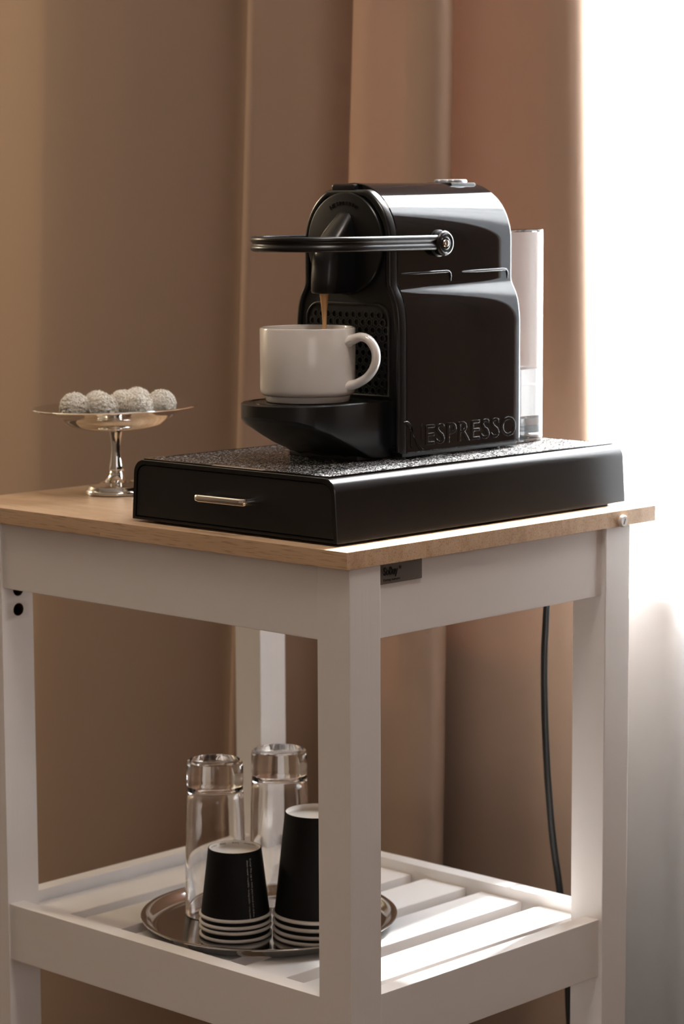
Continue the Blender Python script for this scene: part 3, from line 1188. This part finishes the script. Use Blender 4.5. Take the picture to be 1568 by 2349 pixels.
for k in range(17):
    t = k / 16
    h = 139.8 - t * (139.8 - 66.5)
    pts.append(mm(-27 + 0.7 * t, 0, h))
    rad.append(0.0011 + 0.0030 * math.exp(-t * 4.2))
tube(bm, pts, rad, 16, up=(1, 0, 0))
tag(obj('coffee_stream', bm, M['coffee'], deg=60), 'thin caramel stream of coffee falling from the spout into the mug', 'coffee')

# ------------------------------------------------------------------ pedestal stand with coconut balls
SC = U(3.794, 11.884, ZTT)
stand = thing('cake_stand', 'chrome pedestal stand with a flat dish holding coconut balls', 'cake stand', SC)
mmz = 0.001
bm = bmesh.new()
foot_prof = [(0, 0), (27.5, 0), (28.8, 0.7), (29.2, 2.2), (28.6, 3.8), (27.4, 4.6), (27.2, 5.4), (26.2, 7.6), (23.2, 9.0), (17.5, 9.9), (12.5, 11.6), (9.2, 14.2), (7.2, 17.2), (6.6, 18.6), (0, 19)]
lathe(bm, [(r_ * mmz, h * mmz) for r_, h in foot_prof], 64, SC)
obj('stand_foot', bm, M['chrome'], stand, deg=40)
bm = bmesh.new()
stem = [(0, 18), (6.4, 18.2), (6.9, 19.2), (6.4, 20.3), (6.0, 21), (6.8, 21.8), (6.9, 23.5), (6.3, 27), (5.2, 33), (4.6, 40), (4.7, 47), (5.4, 54), (6.1, 58), (6.3, 60), (5.8, 62), (0, 63)]
lathe(bm, [(r_ * mmz, h * mmz) for r_, h in stem], 48, SC)
obj('stand_stem', bm, M['chrome'], stand, deg=50)
bm = bmesh.new()
dish = [(0, 61.2), (24, 61.4), (38, 62.4), (45, 65.4), (49.5, 70.0), (53, 73.4), (58, 75.4), (66, 77.4), (74.5, 80.2), (76.6, 80.6), (77.2, 81.4), (76.6, 82.0), (75.0, 81.8), (67, 79.2), (58, 77.4), (53, 76.0), (48.5, 74.0), (43.5, 71.2), (36, 69.2), (24, 68.4), (0, 68.2)]
lathe(bm, [(r_ * mmz, h * mmz) for r_, h in dish], 96, SC)
TILT = Matrix.Rotation(math.radians(-1.3), 4, FW)
bmesh.ops.transform(bm, matrix=TILT, space=Matrix.Translation(-(SC + Vector((0, 0, 0.066)))), verts=bm.verts)
obj('stand_dish', bm, M['chrome'], stand, deg=40)

random.seed(11)


def ball_mesh(seed):
    rnd = random.Random(seed)
    bm = bmesh.new()
    bmesh.ops.create_icosphere(bm, subdivisions=4, radius=0.0128)
    for v in bm.verts:
        d = v.co.normalized()
        k = 1 + 0.035 * math.sin(d.x * 7 + seed) * math.sin(d.y * 6 + 2 * seed) + 0.02 * rnd.uniform(-1, 1)
        v.co = d * (0.0131 * k)
    return bm


def flakes_mesh(seed, count=800):
    rnd = random.Random(seed)
    bm = bmesh.new()
    for _ in range(count):
        d = Vector((rnd.gauss(0, 1), rnd.gauss(0, 1), rnd.gauss(0, 1))).normalized()
        if d.z < -0.9:
            continue
        t = d.cross(Vector((rnd.gauss(0, 1), rnd.gauss(0, 1), rnd.gauss(0, 1)))).normalized()
        t = (t + d * rnd.uniform(-0.05, 0.40)).normalized()
        b_ = d.cross(t).normalized()
        c = d * (0.0130 + rnd.uniform(-0.0001, 0.0012))
        ln, wd, tk = rnd.uniform(0.0018, 0.0040), rnd.uniform(0.00040, 0.00070), rnd.uniform(0.00025, 0.00045)
        up_ = t.cross(b_).normalized()
        q_ = []
        for sx_ in (-1, 1):
            for sy_, sz_ in ((-1, -1), (1, -1), (1, 1), (-1, 1)):
                k = 1.0 if sx_ < 0 else 0.6
                q_.append(bm.verts.new(c + t * (sx_ * ln * 0.5) + b_ * (sy_ * wd * k) + up_ * (sz_ * tk * k)))
        for f in ((0, 1, 2, 3), (7, 6, 5, 4), (0, 4, 5, 1), (1, 5, 6, 2), (2, 6, 7, 3), (3, 7, 4, 0)):
            bm.faces.new([q_[i] for i in f])
    return bm


def cam_off(right, back):
    """horizontal offset (m): to the right in the picture, and away from the camera"""
    return Vector((_rt.x, _rt.y, 0)) * right + Vector((math.cos(yaw), math.sin(yaw), 0)) * back


balls = [(-36.5, -13, 0, 'coconut ball at the front row end farthest from the drawer box'),
         (-9.5, -21, 0, 'coconut ball in the middle of the front row on the chrome dish'),
         (22.5, -18, 1.0, 'coconut ball at the front row end nearest the drawer box'),
         (42.5, 1, 1.2, 'coconut ball second in line behind the front row, nearest the drawer box'),
         (-17.5, 11, 0.2, 'coconut ball behind the front row, farthest from the drawer box'),
         (5.5, 14, 0.6, 'coconut ball half hidden in the middle behind the front row'),
         (17.0, 35, 1.2, 'rearmost coconut ball, a small cap showing over the others on the dish')]
for k, (r_, bk, dz, lab) in enumerate(balls):
    loc = SC + cam_off(r_ / 1000, bk / 1000)
    loc.z = SC.z + 0.0682 + 0.0133 + dz / 1000 + (0.0006 if math.hypot(r_, bk) > 34 else 0)
    bo = obj('coconut_ball', ball_mesh(k), M['coconut'], None, deg=60)
    bo.location = loc
    fl = obj('coconut_flakes', flakes_mesh(k + 50), M['coconut'], bo, local=True, fix=False)
    fl['kind'] = 'stuff'
    tag(bo, lab, 'sweet', 'coconut balls on the chrome dish')

# ------------------------------------------------------------------ round tray, glasses and paper cups on the shelf
TC = U(3.95, 6.55, ZS)
bm = bmesh.new()
tp = [(0, 0.4), (100, 0.4), (104, 0.9), (107.5, 3.2), (110, 6.4), (112.5, 8.8), (114.5, 9.6), (115.6, 9.2), (116, 10.0), (115.6, 10.9), (114.5, 11.2), (112, 10.4), (109, 7.8), (106.5, 4.4), (103, 2.2), (99, 1.8), (96, 2.0), (93, 1.6), (0, 1.6)]
lathe(bm, [(r_ * mmz, h * mmz) for r_, h in tp], 128, TC)
tag(obj('serving_tray', bm, M['steel'], deg=40), 'round polished steel tray on the slatted shelf under glasses and paper cups', 'tray')
TZ = TC.z + 0.0016


def tumbler(x, y, label):
    c = Vector((x * S, y * S, TZ + 0.0002))
    bm = bmesh.new()
    H = 143.0
    pr = [(29.0, 0.0), (29.8, 0.6), (29.9, 2.0), (29.2, 40), (28.0, 90), (26.8, 116.5), (26.4, 119.0), (27.0, 121.0), (27.1, 124), (26.9, 139), (26.0, 142.0), (24.0, 143.0), (19, 142.2), (11, 140.6), (0, 140.2)]
    inn = [(0, 120.5), (12, 120.0), (19, 118.2), (23.2, 113.5), (24.6, 107), (25.8, 90), (27.2, 40), (27.9, 1.0), (28.4, 0.0)]
    lathe(bm, [(r_ * mmz * 0.955, h * mmz) for r_, h in pr + inn], 96, c, closed=True)
    # join the lip
    o = obj('highball_glass', bm, M['glass'], None, deg=35)
    return tag(o, label, 'glass')


tumbler(3.60, 8.10, 'upturned clear highball glass on the tray behind the small paper cups')
tumbler(5.55, 7.75, 'upturned clear highball glass on the tray behind the tall paper cups')


def wrap_text(s, height, length, radius_at, ang, h_top, cw=True, out=0.00012, bold=0.0):
    """text running down a cone: local coords of the cup"""
    t = text_mesh(s, 1.0, 0.0, bold, res=1)
    a, b_, c, d = bounds(t)
    for v in t.verts:
        along = (v.co.x - a) / (b_ - a) * length
        across = (v.co.y - c) / (d - c) * height
        h = h_top - along
        r_ = radius_at(h) + out
        th_ = ang + across / r_
        v.co = Vector((r_ * math.cos(th_), r_ * math.sin(th_), h))
    return t


def ring_text(s, height, radius, ang0, arc, h0):
    """small print inside the recessed base, read from outside upside down"""
    t = text_mesh(s, 1.0, 0.0, 0.0, res=1)
    a, b_, c, d = bounds(t)
    for v in t.verts:
        f = (v.co.x - a) / (b_ - a)
        th_ = ang0 + f * arc
        v.co = Vector((radius * math.cos(th_), radius * math.sin(th_), h0 - (v.co.y - c) / (d - c) * height))
    return t


def cup_kind(rr, rb, H, rim):
    """parts of an upturned paper cup: rr rim radius, rb base radius, H height, in mm; built at the origin"""
    def rad(h):   # h in metres from the rim
        return (rr - 1.2 + (rb - rr + 1.2) * (h * 1000) / H) / 1000
    body = bmesh.new()
    th_ = 0.35
    lathe(body, [(rad(0.002) * 1000 * mmz, 0.002), (rad(H / 1000 - 0.0006), H / 1000 - 0.0006), (rad(H / 1000) - 0.0003, H / 1000), (rad(H / 1000) - 0.0007, H / 1000)], 72)
    liner = bmesh.new()
    lathe(liner, [(rad(H / 1000) - 0.0007, H / 1000 - 0.00005), (rad(H / 1000 - 0.006) - 0.0008, H / 1000 - 0.0062), (0, H / 1000 - 0.0062)], 72)
    lathe(liner, [(rad(H / 1000 - 0.0075) - 0.0004, H / 1000 - 0.0075), (rad(0.002) - 0.0004, 0.002)], 72)
    rm = bmesh.new()
    tor = [((rr - rim * 0.75 + rim * math.cos(2 * PI * k / 16)) * mmz, (rim + rim * math.sin(2 * PI * k / 16)) * mmz) for k in range(16)]
    lathe(rm, tor, 72, closed=True)
    return body, liner, rm, rad


def cup_parts(bms, root):
    b1, l1, r1 = bms
    obj('cup_wall', b1, M['paper_black'], root, local=True, fix=False)
    obj('cup_base', l1, M['paper_white'], root, local=True, fix=False, deg=40)
    obj('rim', r1, M['paper_white'], root, local=True, deg=60)


def copy_tree(src, loc):
    r_ = src.copy()
    col.objects.link(r_)
    r_.location = loc
    for ch in src.children:
        if ch.name.startswith('lettering'):
            continue
        c = ch.copy()
        col.objects.link(c)
        c.parent = r_
    return r_


cam_az = math.atan2(-math.sin(yaw), -math.cos(yaw))
# small cups
cx, cy = 2.66, 6.43
b1, l1, r1, rad1 = cup_kind(32.0, 23.6, 61.0, 1.55)
zs1 = [0.0002, 0.0072, 0.0120, 0.0183]
top = thing('paper_cup', 'small black paper cup with white print, upturned on top of the short stack', 'paper cup', (cx * S, cy * S, TZ + zs1[3]), 'stack of small upturned black paper cups')
cup_parts((b1, l1, r1), top)
ta = cam_az + math.radians(33)
for s_, off, ln in (('EcoUp! This cup is 100% plant based and oil-free.', 0.0, 0.0515), ('climate neutral \u2022 recyclable \u2022 biodegradable \u2022 compostable', -0.0034, 0.0515)):
    t = wrap_text(s_, 0.0020, ln, rad1, ta + off / 0.027, 0.0555 if off == 0 else 0.0545, bold=0.012)
    obj('lettering', t, M['ink_white'], top, local=True, fix=False)
for s_, a0, arc in (('biologisch abbaubar', 128, 34), ('Food safe', 174, 15), ('DIN15432', 203, 16), ('ecoup.com', 227, 20)):
    # far inner wall: angles run away from the camera
    t = ring_text(s_, 0.0019, rad1(0.058) - 0.00105, cam_az + math.radians(a0), math.radians(arc), 0.0594)
    obj('lettering', t, M['ink_black'], top, local=True, fix=False)
labs = ['small black paper cup second from the top of the short stack',
        'small black paper cup third from the top of the short stack',
        'small black paper cup at the bottom of the short stack']
for k in (2, 1, 0):
    c = copy_tree(top, (cx * S, cy * S, TZ + zs1[k]))
    c['label'] = labs[2 - k]
# tall cups
cx, cy = 3.97, 4.88
b1, l1, r1, rad2 = cup_kind(39.5, 28.2, 93.0, 1.75)
zs2 = [0.0002, 0.0060, 0.0127, 0.0197]
top2 = thing('paper_cup', 'tall black paper cup upturned on top of the stack behind the cart leg', 'paper cup', (cx * S, cy * S, TZ + zs2[3]), 'stack of tall upturned black paper cups')
cup_parts((b1, l1, r1), top2)
t = ring_text('79g \u00b7 Kraft', 0.0024, rad2(0.09) - 0.00105, cam_az + math.radians(108), math.radians(26), 0.0908)
obj('lettering', t, M['ink_black'], top2, local=True, fix=False)
labs = ['tall black paper cup second from the top of the stack behind the cart leg',
        'tall black paper cup third from the top of the stack behind the cart leg',
        'tall black paper cup at the bottom of the stack behind the cart leg']
for k in (2, 1, 0):
    c = copy_tree(top2, (cx * S, cy * S, TZ + zs2[k]))
    c['label'] = labs[2 - k]

# ------------------------------------------------------------------ power cable hanging behind the cart
pts = [(8.3, 5.4, BZ1 + 0.13), (9.0, 5.6, BZ1 + 0.13), (10.2, 5.2, BZ1 + 0.13), (10.95, 4.9, BZ1 - 0.05), (11.25, 4.7, 1.0), (11.3, 4.45, 0.0)]
for px, py in ((1255, 1300), (1253, 1390), (1248, 1500), (1248, 1600), (1252, 1720), (1259, 1830), (1268, 1930), (1284, 2050), (1300, 2220), (1306, 2349)):
    p = ray_x(px, py, 11.75)
    pts.append((p.x, p.y, p.z))
pts += [(11.9, 2.9, -17.5), (12.2, 2.7, -21.5), (12.8, 2.9, FL + 0.4), (13.4, 4.4, FL + 0.1), (13.9, 7.0, FL + 0.1), (14.0, 10.0, FL + 0.1)]
bm = bmesh.new()
tube(bm, [U(*p) for p in catmull(pts, 6)], 0.0034, 12)
tag(obj('power_cable', bm, M['cable'], deg=60), 'black power cable hanging down behind the cart in front of the curtain', 'cable')
